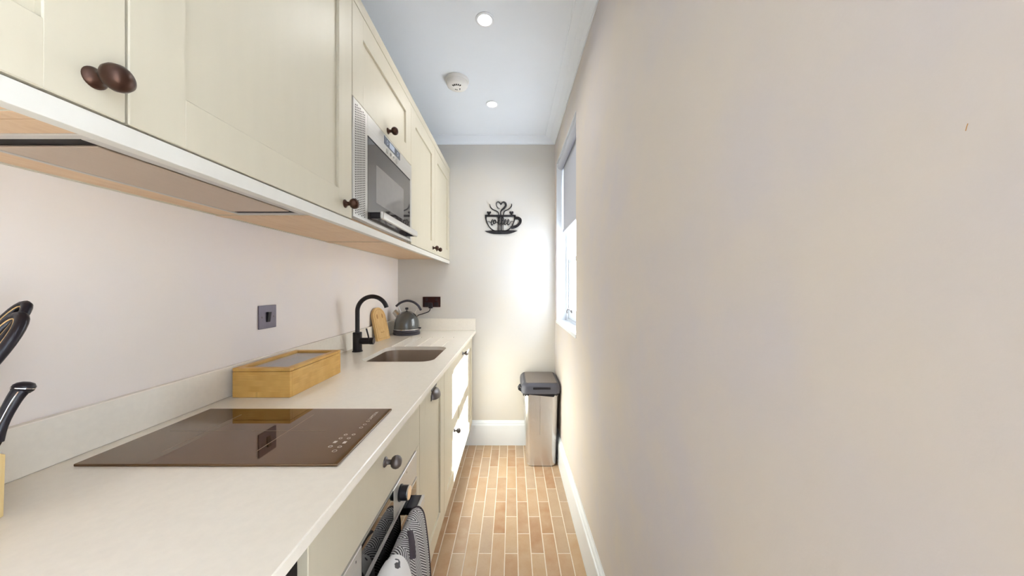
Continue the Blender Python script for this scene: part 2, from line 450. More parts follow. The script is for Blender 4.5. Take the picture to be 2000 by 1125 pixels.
# ------------------------------------------------------------------ kitchen fittings
UX = -0.501      # face of the wall-cabinet doors
BX = -0.316      # face of the base-unit doors
def shaker(b, xf, y0, y1, z0, z1, fw=.076, th=.02, rec=.008):
    b.box(xf - th, xf - rec, y0 + .01, y1 - .01, z0 + .01, z1 - .01)
    bv = .0014
    b.box(xf - th, xf, y0, y0 + fw, z0, z1, bv, 1); b.box(xf - th, xf, y1 - fw, y1, z0, z1, bv, 1)
    b.box(xf - th, xf, y0 + fw - .002, y1 - fw + .002, z0, z0 + fw, bv, 1); b.box(xf - th, xf, y0 + fw - .002, y1 - fw + .002, z1 - fw, z1, bv, 1)
    return b
def knob(xf, y, z, mat, parent, s=1.0):
    prof = [(.0125, 0), (.0125, .0018), (.010, .004), (.0062, .007), (.0058, .014), (.0075, .017), (.0120, .0185), (.0152, .0235), (.0160, .029), (.0142, .035), (.0095, .0395), (.004, .0412), (.0, .0415)]
    return obj('knob', B().lathe([(r * s, h * s) for r, h in prof], (xf, y, z), 'X', 28), mat, parent, ang=50)
def carcass(b, x0, x1, y0, y1, z0, z1, t=.018):
    b.box(x0, x1, y0, y0 + t, z0, z1, .0008, 1); b.box(x0, x1, y1 - t, y1, z0, z1, .0008, 1)
    b.box(x0, x1, y0 + t, y1 - t, z1 - t, z1); b.box(x0, x0 + .008, y0 + t, y1 - t, z0, z1)
    return b
UZ0, UZ1 = 1.477, 2.172
def wall_cab(label, y0, y1):
    t = thing('wall_cabinet', label, 'cabinet', (XL + .2, (y0 + y1) / 2, 1.4855))
    obj('carcass', carcass(B(), XL + .001, UX - .021, y0 + .0005, y1 - .0005, 1.4845, 2.19), 'cab', t, False)
    return t
def under(t, y0, y1, x1=UX - .021):
    obj('underside_panel', B().box(XL + .002, x1, y0 + .018, y1 - .018, 1.4865, 1.5), 'oak', t, False)
    each('underside_edging', ((XL + .002, x1, y0 + .0008, y0 + .0175, 1.4835, 1.4846), (XL + .002, x1, y1 - .0175, y1 - .0008, 1.4835, 1.4846)), 'oak', t)

c1 = wall_cab('cream shaker wall cabinet at left edge of picture, with the largest brown knob', -.173, .427); under(c1, -.173, .427)
d = obj('door', shaker(B(), UX, -.1715, .4255, UZ0, UZ1), 'cab', c1); knob(UX, .393, 1.515, 'bronze', d)
c2 = wall_cab('cream shaker wall cabinet housing the cooker hood above the hob', .427, 1.027)
each('underside_edging', ((XL + .002, UX - .021, .4278, .444, 1.4835, 1.4846), (XL + .002, UX - .021, 1.0095, 1.0262, 1.4835, 1.4846)), 'oak', c2)
each('underside_panel', ((XL + .002, UX - .021, .445, .473, 1.4865, 1.5), (XL + .002, UX - .021, .998, 1.009, 1.4865, 1.5), (XL + .002, -.832, .473, .998, 1.4865, 1.5), (-.575, UX - .021, .473, .998, 1.4865, 1.5)), 'oak', c2)
d = obj('door', shaker(B(), UX, .4285, 1.0255, UZ0, UZ1), 'cab', c2); knob(UX, .983, 1.514, 'bronze', d)
c3 = wall_cab('cream wall cabinet framing the built-in microwave, single lift-up door above it', 1.027, 1.627); under(c3, 1.027, 1.627)
d = obj('door', shaker(B(), UX, 1.0285, 1.6255, 1.868, UZ1), 'cab', c3); knob(UX, 1.322, 1.893, 'bronze', d)
c4 = wall_cab('cream double-door wall cabinet beside the back wall, right of the microwave', 1.627, 2.626); under(c4, 1.627, 2.626)
d = obj('door', shaker(B(), UX, 1.6285, 2.1255, UZ0, UZ1), 'cab', c4); knob(UX, 2.078, 1.511, 'bronze', d, .9)
d = obj('door', shaker(B(), UX, 2.1285, 2.6255, UZ0, UZ1), 'cab', c4); knob(UX, 2.176, 1.511, 'bronze', d, .9)
tag(obj('pelmet', B().box(UX - .019, UX + .001, -.173, 2.627, 1.447, 1.4738, .0025), 'pelmet'), 'long cream light pelmet rail running under all the wall cabinets', 'moulding')
tag(obj('cornice', B().extr([(UX - .03, -.173, 2.173), (UX + .001, -.173, 2.173), (UX + .001, -.173, 2.180), (UX + .004, -.173, 2.186), (UX + .004, -.173, 2.207), (UX - .03, -.173, 2.207)], (0, 2.80, 0)), 'cab'), 'long cream cornice rail along the top of the wall cabinets', 'moulding')

# cooker hood set into the cabinet floor
hd = thing('cooker_hood', 'flat steel cooker hood set into cabinet underside above the hob', 'cooker hood', (-.70, .735, 1.486))
for x0, x1, y0, y1 in ((-.832, -.575, .473, .487), (-.832, -.575, .985, .998), (-.832, -.822, .487, .985), (-.642, -.575, .487, .985)):
    obj('frame_strip', B().box(x0, x1, y0, y1, 1.484, 1.5, .001, 1), 'steel_h', hd)
obj('suction_cavity', B().box(-.8215, -.6425, .4875, .9845, 1.4872, 1.5), 'dark', hd, False)
obj('baffle_panel', B().box(-.8155, -.6475, .512, .952, 1.4832, 1.4870, .001, 1), 'hoodm', hd)

# microwave
mw = thing('microwave_oven', 'built-in steel microwave with perforated side vent and dark glass drop door', 'microwave', (-.7, 1.327, 1.49))
MZ0, MZ1, MX = 1.487, 1.863, UX + .003
obj('body', B().box(XL + .02, UX - .022, 1.046, 1.608, 1.502, 1.855), 'steel_h', mw, False)
fp = B()
fp.box(UX - .02, MX, 1.029, 1.131, MZ0, MZ1, .002); fp.box(UX - .02, MX, 1.131, 1.625, 1.789, MZ1, .002); fp.box(UX - .02, MX, 1.604, 1.625, MZ0, 1.789, .001, 1); fp.box(UX - .02, MX - .002, 1.131, 1.604, MZ0, 1.499, .001, 1)
obj('front_plate', fp, 'steel_h', mw)
hl = bmesh.new()
for i in range(7):
    for j in range(46):
        y = 1.042 + i * .0108; z = 1.500 + j * .00765 + (0.0038 if i % 2 else 0)
        if z > 1.853: continue
        vs = [hl.verts.new((MX + .0004, y + .0031 * math.cos(PI / 4 * k), z + .0025 * math.sin(PI / 4 * k))) for k in range(8)]
        hl.faces.new(vs)
obj('vent_holes', hl, 'hole', mw, False, 'stuff')
dr = obj('door', B().box(UX - .018, MX - .001, 1.1335, 1.6015, 1.4995, 1.7865, .0015, 1), 'microglass', mw)
obj('door_window', B().box(MX - .0012, MX - .0006, 1.203, 1.508, 1.573, 1.713), 'microwin', dr, False)
obj('door_shadow_line', B().box(UX - .015, MX - .0002, 1.132, 1.602, 1.785, 1.7885), 'dark', dr, False)
hn = obj('handle', B().box(UX + .036, UX + .050, 1.150, 1.572, 1.503, 1.531, .0065, 4), 'steel_h', dr)
each('handle_bracket', ((UX + .002, UX + .040, 1.152, 1.172, 1.505, 1.528), (UX + .002, UX + .040, 1.550, 1.570, 1.505, 1.528)), 'black', hn, .002)
ct = obj('control_display', B().box(MX - .001, MX + .0012, 1.276, 1.454, 1.824, 1.8555), 'lcd', mw, False)
obj('screen', B().box(MX + .001, MX + .0016, 1.330, 1.385, 1.829, 1.851), 'lcd2', ct, False)
for yy in (1.308, 1.424):
    obj('dial_mark', B().lathe([(.0085, 0), (.0085, .0008), (.006, .0008), (.006, 0)], (MX + .001, yy, 1.84), 'X', 16, False), 'lcd2', ct)
for yy, r in ((1.306, .0115), (1.344, .0075), (1.377, .0075), (1.415, .0115)):
    obj('button', B().lathe([(r, 0), (r, .002), (r * .8, .003), (0, .003)], (MX - .0005, yy, 1.8065), 'X', 20), 'button', mw)

# --- base units
BZ0, BZ1 = 0.19, 0.872
def base_cab(label, y0, y1, name='base_cabinet', ztop=.893):
    t = thing(name, label, 'cabinet', (-.6, (y0 + y1) / 2, BZ0))
    cb = B(); x0, x1 = XL + .03, BX - .022
    cb.box(x0, x1, y0 + .0005, y0 + .0185, BZ0, ztop); cb.box(x0, x1, y1 - .0185, y1 - .0005, BZ0, .893)
    cb.box(x0, x1, y0 + .018, y1 - .018, BZ0, BZ0 + .018); cb.box(x0, x0 + .008, y0 + .018, y1 - .018, BZ0, .893)
    obj('carcass', cb, 'cab', t, False)
    return t
b0 = base_cab('cream base cabinet at bottom left, beyond the dark gap by the oven', -.15, .452)
obj('door', shaker(B(), BX, -.1485, .4505, BZ0, BZ1), 'cab', b0)
b1 = base_cab('cream oven housing cabinet with one plain drawer and pewter knob', .507, 1.120)
d = obj('drawer_front', B().box(BX - .02, BX, .508, 1.1185, .730, BZ1, .0014, 1), 'cab', b1); knob(BX, .815, .829, 'pewter', d)
obj('filler_strip', B().box(BX - .02, BX, 1.074, 1.1185, BZ0, .729, .001, 1), 'cab', b1)
obj('bottom_panel', B().box(BX - .02, BX, .508, 1.073, BZ0, .225, .001, 1), 'cab', b1)
tag(obj('gap_shade', B().box(XL + .03, BX - .016, .4535, .5065, BZ0, .893), 'dark'), 'dark block standing in for shade in the gap left of the oven cabinet', 'shade block')  # dark block put in for the shade of the open gap
b2 = base_cab('narrow cream base cabinet with pewter cup handle, right of the oven', 1.120, 1.526)
d = obj('door', shaker(B(), BX, 1.1215, 1.5245, BZ0, BZ1), 'cab', b2)
# cup pull
cp = bmesh.new(); cy, cz, hw, hh, dp = 1.322, .822, .042, .036, .026
rows = []
for i in range(9):
    a = PI / 2 * i / 8
    rows.append([cp.verts.new((BX + dp * math.sin(PI / 2 * (1 - i / 8) ** 1.0) * (math.sin(PI * k / 16) ** .6 if 0 < k < 16 else 0), cy - hw * math.cos(PI * k / 16), cz + hh * (math.sin(a)) * (math.sin(PI * k / 16) ** .45 if 0 < k < 16 else 0))) for k in range(17)])
for a, b in zip(rows, rows[1:]):
    for k in range(16): cp.faces.new((a[k], a[k + 1], b[k + 1], b[k]))
bmesh.ops.remove_doubles(cp, verts=cp.verts[:], dist=.0002)
bmesh.ops.solidify(cp, geom=cp.faces[:], thickness=.0018)
cpb = B(); cpb.add(cp); cpb.box(BX, BX + .0025, cy - .047, cy - .040, cz - .004, cz + .02, .001, 1); cpb.box(BX, BX + .0025, cy + .040, cy + .047, cz - .004, cz + .02, .001, 1); cpb.box(BX, BX + .0025, cy - .044, cy + .044, cz + .033, cz + .042, .001, 1)
obj('cup_handle', cpb, 'pewter', d, ang=60)
b3 = base_cab('cream double-door sink base cabinet in sunlight near the back wall', 1.526, 2.600, ztop=.715)
d = obj('door', shaker(B(), BX, 1.5275, 2.0485, BZ0, BZ1), 'cab', b3); knob(BX, 1.785, .481, 'pewter', d, .9)
d = obj('door', shaker(B(), BX, 2.0515, 2.5985, BZ0, BZ1), 'cab', b3); knob(BX, 2.090, .840, 'pewter', d, .9)
obj('end_filler', B().box(BX - .02, BX - .004, 2.6, 2.627, BZ0, BZ1), 'cab', b3, False)
tag(obj('plinth', B().box(-.392, -.376, -.15, 2.609, .001, BZ0), 'cab'), 'cream plinth board along the floor under the base cabinets', 'plinth')

# --- worktop: slab with sink cut-out, drainer grooves and upstands
wt = thing('worktop', 'pale quartz worktop with upstand, sink cut-out and drainer grooves', 'worktop', (-.6, 1.2, .895))
WT, WB_, WX = .915, .895, -0.290
SX0, SX1, SY0, SY1 = -.722, -.374, 1.5285, 1.918
bm = bmesh.new()
def loop_edges(pts):
    vs = [bm.verts.new(p) for p in pts]
    return vs, [bm.edges.new((vs[i], vs[(i + 1) % len(vs)])) for i in range(len(vs))]
outer = [(XL + .001, -.15, WT), (WX - .002, -.15, WT), (WX - .002, YB - .001, WT), (XL + .001, YB - .001, WT)]
hole = rrect(SX0, SX1, SY0, SY1, .062, WT)
vo, eo = loop_edges(outer); vh, eh = loop_edges(hole)
gl = []; eg = []
for gx in (-.703, -.628, -.554, -.4795, -.4056):
    v_, e_ = loop_edges([(gx - .005, SY1 + .004, WT), (gx + .005, SY1 + .004, WT), (gx + .005, 2.285, WT), (gx - .005, 2.285, WT)])
    gl.append(v_); eg += e_
bmesh.ops.triangle_fill(bm, use_beauty=True, use_dissolve=False, edges=eo + eh + eg)
for f in bm.faces:
    if f.normal.z < 0: f.normal_flip()
def down(vs, dz, inx=0.0):
    return [bm.verts.new((v.co.x, v.co.y, v.co.z + dz)) for v in vs]
def skin(a, b):
    for i in range(len(a)): bm.faces.new((a[i], a[(i + 1) % len(a)], b[(i + 1) % len(a)], b[i]))
hb_ = down(vh, WB_ - WT); skin(vh, hb_)
for v_ in gl:
    g2 = down(v_, -.0035); skin(v_, g2); bm.faces.new(g2)
# front arris: 2 mm eased edge
o1 = [bm.verts.new((v.co.x + (.002 if v.co.x > -.5 else 0), v.co.y, WT - .002)) for v in vo]; skin(vo, o1)
o2 = [bm.verts.new((v.co.x, v.co.y, WB_)) for v in o1]; skin(o1, o2)
bmesh.ops.triangle_fill(bm, use_beauty=True, use_dissolve=False, edges=[e_ for e_ in bm.edges if all(abs(v.co.z - WB_) < 1e-6 for v in e_.verts)])
bmesh.ops.recalc_face_normals(bm, faces=bm.faces[:])
obj('slab', bm, 'worktop', wt, False)
obj('upstand', B().box(XL + .001, -.897, -.15, YB - .001, WT + .0002, 1.011, .0015, 1), 'worktop', wt)
obj('end_upstand', B().box(-.8968, WX, YB - .019, YB - .001, WT + .0002, 1.011, .0015, 1), 'worktop', wt)

# --- sink bowl
sk = thing('sink', 'undermounted brushed steel sink bowl in the worktop below the black tap', 'sink', ((SX0 + SX1) / 2, (SY0 + SY1) / 2, .72))
def sl(e, r, z): return rrect(SX0 - e, SX1 + e, SY0 - e, SY1 + e, r, z)
loops = [sl(.0015, .063, .8946) if False else sl(.006, .067, .8945), sl(.003, .064, .8945), sl(.002, .063, .885), sl(-.004, .06, .78), sl(-.008, .06, .748), sl(-.016, .055, .733), sl(-.032, .045, .727), sl(-.11, .03, .724)]
bs = B(); bs.loft(loops, False, True)
for f in bs.bm.faces: pass
obj('bowl', bs, 'sink', sk, ang=60)
obj('waste', B().lathe([(.042, 0), (.042, .002), (.034, .003), (.030, -.001), (.0, -.001)], ((SX0 + SX1) / 2, 1.72, .7255), 'Z', 28, False), 'chrome', sk)
of = B().box(SX0 + .004, SX0 + .0075, 1.575, 1.595, .862, .868, .001, 1)
obj('overflow', of, 'dark', sk)

# --- tap
tp = thing('kitchen_tap', 'matt black swan-neck mixer tap standing behind the sink', 'tap', (-.835, 1.77, WT))
tx, ty = -.835, 1.77
obj('body', B().lathe([(.0265, 0), (.0265, .004), (.023, .007), (.023, .102), (.0215, .104)], (tx, ty, WT + .0003), 'Z', 32), 'black', tp)
zc = 1.2235 - .0115 - .080
sp_ = [(tx, ty, WT + .10), (tx, ty, zc - .06)] + [(tx + .08 - .08 * math.cos(math.radians(a)), ty, zc + .08 * math.sin(math.radians(a))) for a in range(0, 166, 5)]
obj('spout', B().tube(sp_, .0115, 20), 'black', tp)
va = obj('valve', B().lathe([(.0175, 0), (.0175, .056), (.0185, .057), (.0185, .074), (.0175, .076)], (tx + .012, ty, .972), 'X', 28), 'black', tp)
obj('valve_cap', B().cyl((tx + .0882, ty, .972), (tx + .0892, ty, .972), .0158, seg=28), 'pewter', va)
obj('lever', B().tube([(tx + .062, ty, .985), (tx + .058, ty - .002, 1.006), (tx + .050, ty - .004, 1.040)], .0042, 12), 'black', va)

# --- kettle with its power base and cord
kt = thing('kettle', 'slate grey dome kettle with arched handle in the back corner', 'kettle', (-.777, 2.42, WT))
kx, ky = -.777, 2.42
obj('power_base', B().lathe([(.094, 0), (.096, .003), (.096, .015), (.093, .018), (.091, .018)], (kx, ky, WT + .0003), 'Z', 48), 'kplastic', kt)
bd_ = obj('body', B().lathe([(.089, .0425), (.0915, .046), (.0905, .062), (.0875, .088), (.0815, .112), (.0715, .134), (.057, .151), (.040, .1605), (.038, .1615)], (kx, ky, WT), 'Z', 56), 'kettle', kt, ang=60)
obj('foot_ring', B().lathe([(.091, .0195), (.0935, .021), (.0935, .036), (.091, .038)], (kx, ky, WT), 'Z', 48), 'kplastic', kt)
obj('trim_band', B().lathe([(.0925, .0375), (.0932, .039), (.0928, .043), (.0905, .044)], (kx, ky, WT), 'Z', 48), 'chrome', kt)
ld = obj('lid', B().lathe([(.0385, .1600), (.038, .163), (.026, .1685), (.010, .1715), (.0, .172)], (kx, ky, WT), 'Z', 40), 'kettle', kt, ang=60)
obj('lid_knob', B().lathe([(.004, .170), (.004, .180), (.0105, .181), (.0115, .185), (.0115, .194), (.009, .197), (0, .1975)], (kx, ky, WT), 'Z', 24), 'black_soft', ld)
hp = spline([(kx - .078, ky, WT + .206), (kx - .045, ky, WT + .232), (kx, ky, WT + .246), (kx + .045, ky, WT + .238), (kx + .082, ky, WT + .213), (kx + .106, ky, WT + .176)], 8)
hn_ = obj('handle', B().tube(hp, .0085, 16, 1.35), 'kplastic', kt)
obj('handle_rod', B().tube([(kx - .062, ky, WT + .216), (kx - .042, ky, WT + .160)], .0022, 10), 'chrome', hn_)
obj('handle_rod', B().tube([(kx + .086, ky, WT + .205), (kx + .058, ky, WT + .150)], .0022, 10), 'chrome', hn_)
obj('spout', B().loft([[Vector((kx, ky, WT)) + Vector(c) + Vector((.62 * r * math.cos(a), r * math.sin(a), .78 * r * math.cos(a))) for a in [2 * PI * k / 20 for k in range(20)]] for c, r in (((-.058, 0, .128), .024), ((-.072, 0, .146), .0215), ((-.092, 0, .168), .0185))]), 'button', kt)
obj('switch_lever', B().box(kx + .092, kx + .104, ky - .008, ky + .008, WT + .040, WT + .052, .002), 'black_soft', kt)
cd = spline([(kx + .010, ky + .095, WT + .008), (kx + .018, ky + .125, WT + .05), (kx + .034, ky + .145, WT + .118), (kx + .072, ky + .170, WT + .136), (kx + .114, ky + .186, WT + .152), (kx + .128, ky + .191, WT + .180)], 6)
obj('power_cord', B().tube(cd, .0036, 10), 'black_soft', kt)
obj('plug', B().box(kx + .112, kx + .144, ky + .183, ky + .2035, WT + .177, WT + .222, .005), 'black_soft', kt)

# --- chopping board leaning on the upstand
cbd = thing('chopping_board', 'arched wooden chopping board leaning on the upstand beside the kettle', 'chopping board', (-.86, 2.165, WT))
lean = Matrix.Translation((-.842, 2.165, WT + .0005)) @ Matrix.Rotation(math.radians(-10), 4, 'Z') @ Matrix.Rotation(math.radians(-13.0), 4, 'Y')
def bprof(w, h, r, y0=0, n=14):
    return [(-w / 2, y0), (w / 2, y0), (w / 2 * .97, h - r)] + [(r * math.cos(math.radians(a)) * (w / 2 * .97) / r if False else w / 2 * .97 * math.cos(math.radians(a)), h - r + r * math.sin(math.radians(a))) for a in range(10, 180, 10)] + [(-w / 2 * .97, h - r)]
pr = bprof(.145, .218, .066)
b_ = B(); b_.loft([[lean @ Vector((-.018, p[0] * .985, .0015 + p[1] * .985)) for p in pr], [lean @ Vector((-.0165, p[0], p[1])) for p in pr], [lean @ Vector((-.0015, p[0], p[1])) for p in pr], [lean @ Vector((0, p[0] * .985, .0015 + p[1] * .985)) for p in pr]])
obj('board', b_, 'board', cbd)
pi_ = bprof(.120, .204, .055, .013)
pts = [lean @ Vector((.0003, p[0], p[1])) for p in pi_]; pts.append(pts[0])
obj('engraved_border', B().tube(pts, .0009, 6), 'board_dark', cbd)
for yy in (-.028, .030):
    lf = B(); lf.loft([[lean @ Vector((h, yy + .0085 * math.cos(a), .158 + .016 * math.sin(a))) for a in [2 * PI * k / 16 for k in range(16)]] for h in (-.0005, .0006)])
    obj('engraved_motif', lf, 'board_dark', cbd)
sc_ = spline([(.0004, -.024, .048), (.0004, -.020, .057), (.0004, -.016, .048), (.0004, -.011, .054), (.0004, -.007, .048), (.0004, -.002, .053), (.0004, .003, .047), (.0004, .010, .058), (.0004, .014, .049), (.0004, .022, .052)], 4)
obj('engraved_script', B().tube([lean @ Vector(p) for p in sc_], .0007, 6), 'board_dark', cbd)

# --- bamboo tea box
tb = thing('tea_box', 'long bamboo box with framed glass lid standing beyond the hob', 'box', (-.79, 1.184, WT))
x0, x1, y0, y1, zt = -.881, -.699, 1.032, 1.336, 1.008
bx = B(); t_ = .010; zb = WT + .0005; zl = zt - .0115
bx.box(x0, x1, y0, y0 + t_, zb, zl, .001, 1); bx.box(x0, x1, y1 - t_, y1, zb, zl, .001, 1); bx.box(x0, x0 + t_, y0 + t_, y1 - t_, zb, zl); bx.box(x1 - t_, x1, y0 + t_, y1 - t_, zb, zl); bx.box(x0 + t_, x1 - t_, y0 + t_, y1 - t_, zb, zb + .006)
obj('body', bx, 'bamboo', tb)
obj('pale_infill', B().box(x0 + t_ + .002, x1 - t_ - .002, y0 + t_ + .002, y1 - t_ - .002, zb + .007, zl - .012, .002), 'print', tb)  # pale block added inside to make the lid glass look lighter
ldb = B(); fw = .021; zl2 = zl + .0012
ldb.box(x0, x1, y0, y0 + fw, zl2, zt, .001, 1); ldb.box(x0, x1, y1 - fw, y1, zl2, zt, .001, 1); ldb.box(x0, x0 + fw, y0 + fw, y1 - fw, zl2, zt, .001, 1); ldb.box(x1 - fw, x1, y0 + fw, y1 - fw, zl2, zt, .001, 1)
ldo = obj('lid_frame', ldb, 'bamboo', tb)
obj('lid_glass', B().box(x0 + fw - .001, x1 - fw + .001, y0 + fw - .001, y1 - fw + .001, zt - .0075, zt - .0050), 'lidglass', ldo, False)

# --- hob
hbz = WT + .0058
hob = thing('induction_hob', 'black glass hob set on the worktop in front of the bamboo box', 'hob', (-.595, .781, WT))
obj('glass_top', B().box(-.852, -.339, .636, .926, WT + .0003, hbz, .0016, 2), 'blackglass', hob)
for cx in (-.728, -.534):
    cr = B(); cr.box(cx - .088, cx + .088, .782, .7833, hbz, hbz + .0002); cr.box(cx - .0008, cx + .0008, .682, .882, hbz, hbz + .0002)
    obj('zone_cross', cr, 'print_dim', hob, False)
def hobpt(px, py):
    k = (CAM_H - hbz) / (py - 560.0); return ((px - 1000) * k, 640 * k)
for (px, py, w_, h_, kind_) in ((705.3, 835, .009, .009, 'r'), (712.7, 829, .009, .009, 'r'), (718.7, 822.7, .009, .009, 'r'), (690.7, 848.7, .008, .008, 'r'), (675.3, 849, .008, .008, 'r'),
                         (681.3, 856, .008, .008, 'r'), (665.3, 856, .008, .008, 'r'), (654.7, 863.3, .010, .007, 'b'), (673.3, 864, .010, .007, 'b'), (645.3, 872, .009, .009, 'r'), (663.3, 872.7, .009, .009, 'r'), (653.3, 880.7, .010, .010, 'r')):
    cx, cy = hobpt(px, py); s_ = B()
    if kind_ == 'b': s_.box(cx - h_ / 2, cx + h_ / 2, cy - w_ / 2, cy + w_ / 2, hbz, hbz + .0002)
    else: s_.lathe([(w_ / 2, 0), (w_ / 2, .0002), (w_ / 2 - .0012, .0002), (w_ / 2 - .0012, 0)], (cx, cy, hbz), 'Z', 18, False)
    obj('touch_symbol', s_, 'print', hob, False)
fc = bpy.data.curves.new('hob_text', 'FONT'); fc.body = 'LAMONA'; fc.size = .0125; fc.align_x = 'CENTER'; fc.extrude = .0001
fo = bpy.data.objects.new('hob_text', fc)
me = bpy.data.meshes.new_from_object(fo); bpy.data.objects.remove(fo)
me.transform(Matrix.Translation((-.366, .875, hbz + .00015)) @ Matrix.Rotation(PI / 2, 4, 'Z'))
lb = bmesh.new(); lb.from_mesh(me); obj('lettering', lb, 'print', hob, False)

# --- oven
ov = thing('built_in_oven', 'built-in oven with steel control fascia and black glass door', 'oven', (-.6, .79, .23))
OX = BX + .004; oy0, oy1 = .509, 1.072
obj('body', B().box(XL + .06, BX - .022, .53, 1.10, .232, .725), 'dark', ov, False)
fa = B(); fa.box(BX - .02, OX, oy0, oy1, .647, .7285, .0012, 1)
fo_ = obj('fascia', fa, 'steel_h', ov)
obj('display', B().box(OX - .001, OX + .0008, .680, .861, .6535, .7285), 'ovenglass', fo_, False)
for yy in (.600, .915):
    k_ = obj('control_knob', B().lathe([(.022, 0), (.022, .003), (.0195, .004), (.0195, .021), (.0185, .023)], (OX, yy, .690), 'X', 32), 'black_soft', ov)
    obj('knob_cap', B().lathe([(.0192, 0), (.0192, .002), (.0175, .0035), (0, .0035)], (OX + .0225, yy, .690), 'X', 32), 'chrome', k_)
for yy in (.655, .972):
    each('fascia_print', ((OX, OX + .0003, yy - .001, yy + .001, .712, .717), (OX, OX + .0003, yy - .003, yy + .003, .660, .6615)), 'hole', fo_)
od = obj('door', B().box(BX - .02, OX, oy0, oy1, .230, .6435, .002), 'ovenglass', ov)
obj('door_trim', B().box(BX - .018, OX + .0015, oy0, oy1, .6375, .6445), 'steel_h', od, False)
hy0, hy1, hz = .545, 1.025, .6065
hh_ = obj('handle', B().box(OX + .030, OX + .040, hy0, hy1, hz - .016, hz + .010, .003, 2), 'steel_h', od)
each('handle_bracket', ((OX, OX + .032, hy0, hy0 + .055, hz - .014, hz + .008), (OX, OX + .032, hy1 - .062, hy1, hz - .014, hz + .008)), 'black_soft', hh_, .002)

# --- oven glove and towel draped over the handle
def drape(prof, ys, th, warp):
    """closed sheet: prof list of (x, z) outer path from back hem over the bar to front hem; ys widths"""
    bm = bmesh.new(); uvl = bm.loops.layers.uv.new('UVMap'); n = len(prof)
    arcs = [0]
    for a, b in zip(prof, prof[1:]): arcs.append(arcs[-1] + math.dist(a, b))
    nrm = []
    for i in range(n):
        a, b = prof[max(i - 1, 0)], prof[min(i + 1, n - 1)]; dx, dz = b[0] - a[0], b[1] - a[1]; L = math.hypot(dx, dz); nrm.append((dz / L, -dx / L))
    grid = []
    for k, y in enumerate(ys):
        e = abs(2 * k / (len(ys) - 1) - 1); puff = math.sqrt(max(0, 1 - e ** 6)) * .85 + .15
        rowo, rowi = [], []
        for i, (x, z) in enumerate(prof):
            f = i / (n - 1); ef = abs(2 * f - 1); p2 = puff * (math.sqrt(max(0, 1 - ef ** 10)) * .85 + .15)
            wx, wy, wz = warp(f, k / (len(ys) - 1))
            ox, oz = -nrm[i][0] * th / 2 * p2, -nrm[i][1] * th / 2 * p2
            rowo.append(bm.verts.new((x + wx + ox, y + wy, z + wz + oz))); rowi.append(bm.verts.new((x + wx - ox, y + wy, z + wz - oz)))
        grid.append((rowo, rowi))
    def face(vs, uvs):
        f = bm.faces.new(vs)
        for l_, u in zip(f.loops, uvs): l_[uvl].uv = u
    for k in range(len(ys) - 1):
        for i in range(n - 1):
            uv = [(ys[k], arcs[i]), (ys[k + 1], arcs[i]), (ys[k + 1], arcs[i + 1]), (ys[k], arcs[i + 1])]
            for side in (0, 1):
                a, b = grid[k][side], grid[k + 1][side]; face((a[i], b[i], b[i + 1], a[i + 1]), uv)
    for k in (0, len(ys) - 1):
        o_, i_ = grid[k]
        for i in range(n - 1): face((o_[i], o_[i + 1], i_[i + 1], i_[i]), [(ys[k], arcs[i]), (ys[k], arcs[i + 1]), (ys[k], arcs[i + 1]), (ys[k], arcs[i])])
    for i in (0, n - 1):
        for k in range(len(ys) - 1):
            face((grid[k][0][i], grid[k + 1][0][i], grid[k + 1][1][i], grid[k][1][i]), [(ys[k], arcs[i])] * 4)
    bmesh.ops.recalc_face_normals(bm, faces=bm.faces[:])
    return bm
cxh = OX + .035
gp = [(v.x, v.z) for v in spline([(cxh - .0225, 0, .50), (cxh - .0225, 0, .56), (cxh - .020, 0, .60), (cxh - .010, 0, .622), (cxh + .004, 0, .628), (cxh + .016, 0, .618), (cxh + .023, 0, .595), (cxh + .030, 0, .54), (cxh + .037, 0, .46), (cxh + .040, 0, .36), (cxh + .038, 0, .27)], 4)]
gy = [.780 + (.947 - .780) * i / 16 for i in range(17)]
def gwarp(f, u): return (.003 * math.sin(9 * u + 3 * f) * f, .028 * max(0, f - .35) * (u - .2), -.006 * math.sin(3 * u))
og = thing('oven_glove', 'grey herringbone oven glove with dark piping hanging on the oven handle', 'oven glove', (cxh + .02, .81, .27))
obj('padded_cloth', drape(gp, gy, .011, gwarp), 'glove', og, ang=70)
ed = []
for i, (x, z) in enumerate(gp):
    wx, wy, wz = gwarp(i / (len(gp) - 1), 1); ed.append((x + wx, .947 + wy, z + wz))
obj('piping', B().tube(ed, .0042, 8), 'piping', og)
lpz = spline([(cxh + .014, .842, .637), (cxh + .022, .828, .634), (cxh + .030, .812, .620), (cxh + .036, .798, .602)], 4)
obj('hanging_loop', B().tube(lpz, .0026, 8, 3.0), 'piping', og)
tpf = [(v.x, v.z) for v in spline([(cxh - .022, 0, .47), (cxh - .0225, 0, .56), (cxh - .022, 0, .61), (cxh - .012, 0, .638), (cxh + .004, 0, .646), (cxh + .022, 0, .636), (cxh + .034, 0, .606), (cxh + .046, 0, .54), (cxh + .051, 0, .45), (cxh + .052, 0, .36), (cxh + .050, 0, .30)], 4)]
ty_ = [.50 + (.772 - .50) * i / 18 for i in range(19)]
def twarp(f, u): return (.003 * math.sin(11 * u + 4 * f) * f, .02 * max(0, f - .4) * u, -.012 * u ** 4)
tw = obj('oven_mitt', drape(tpf, ty_, .009, twarp), 'towel', None, ang=70)
tag(tw, 'white printed oven mitt draped over the oven handle in front of the herringbone glove', 'oven mitt')

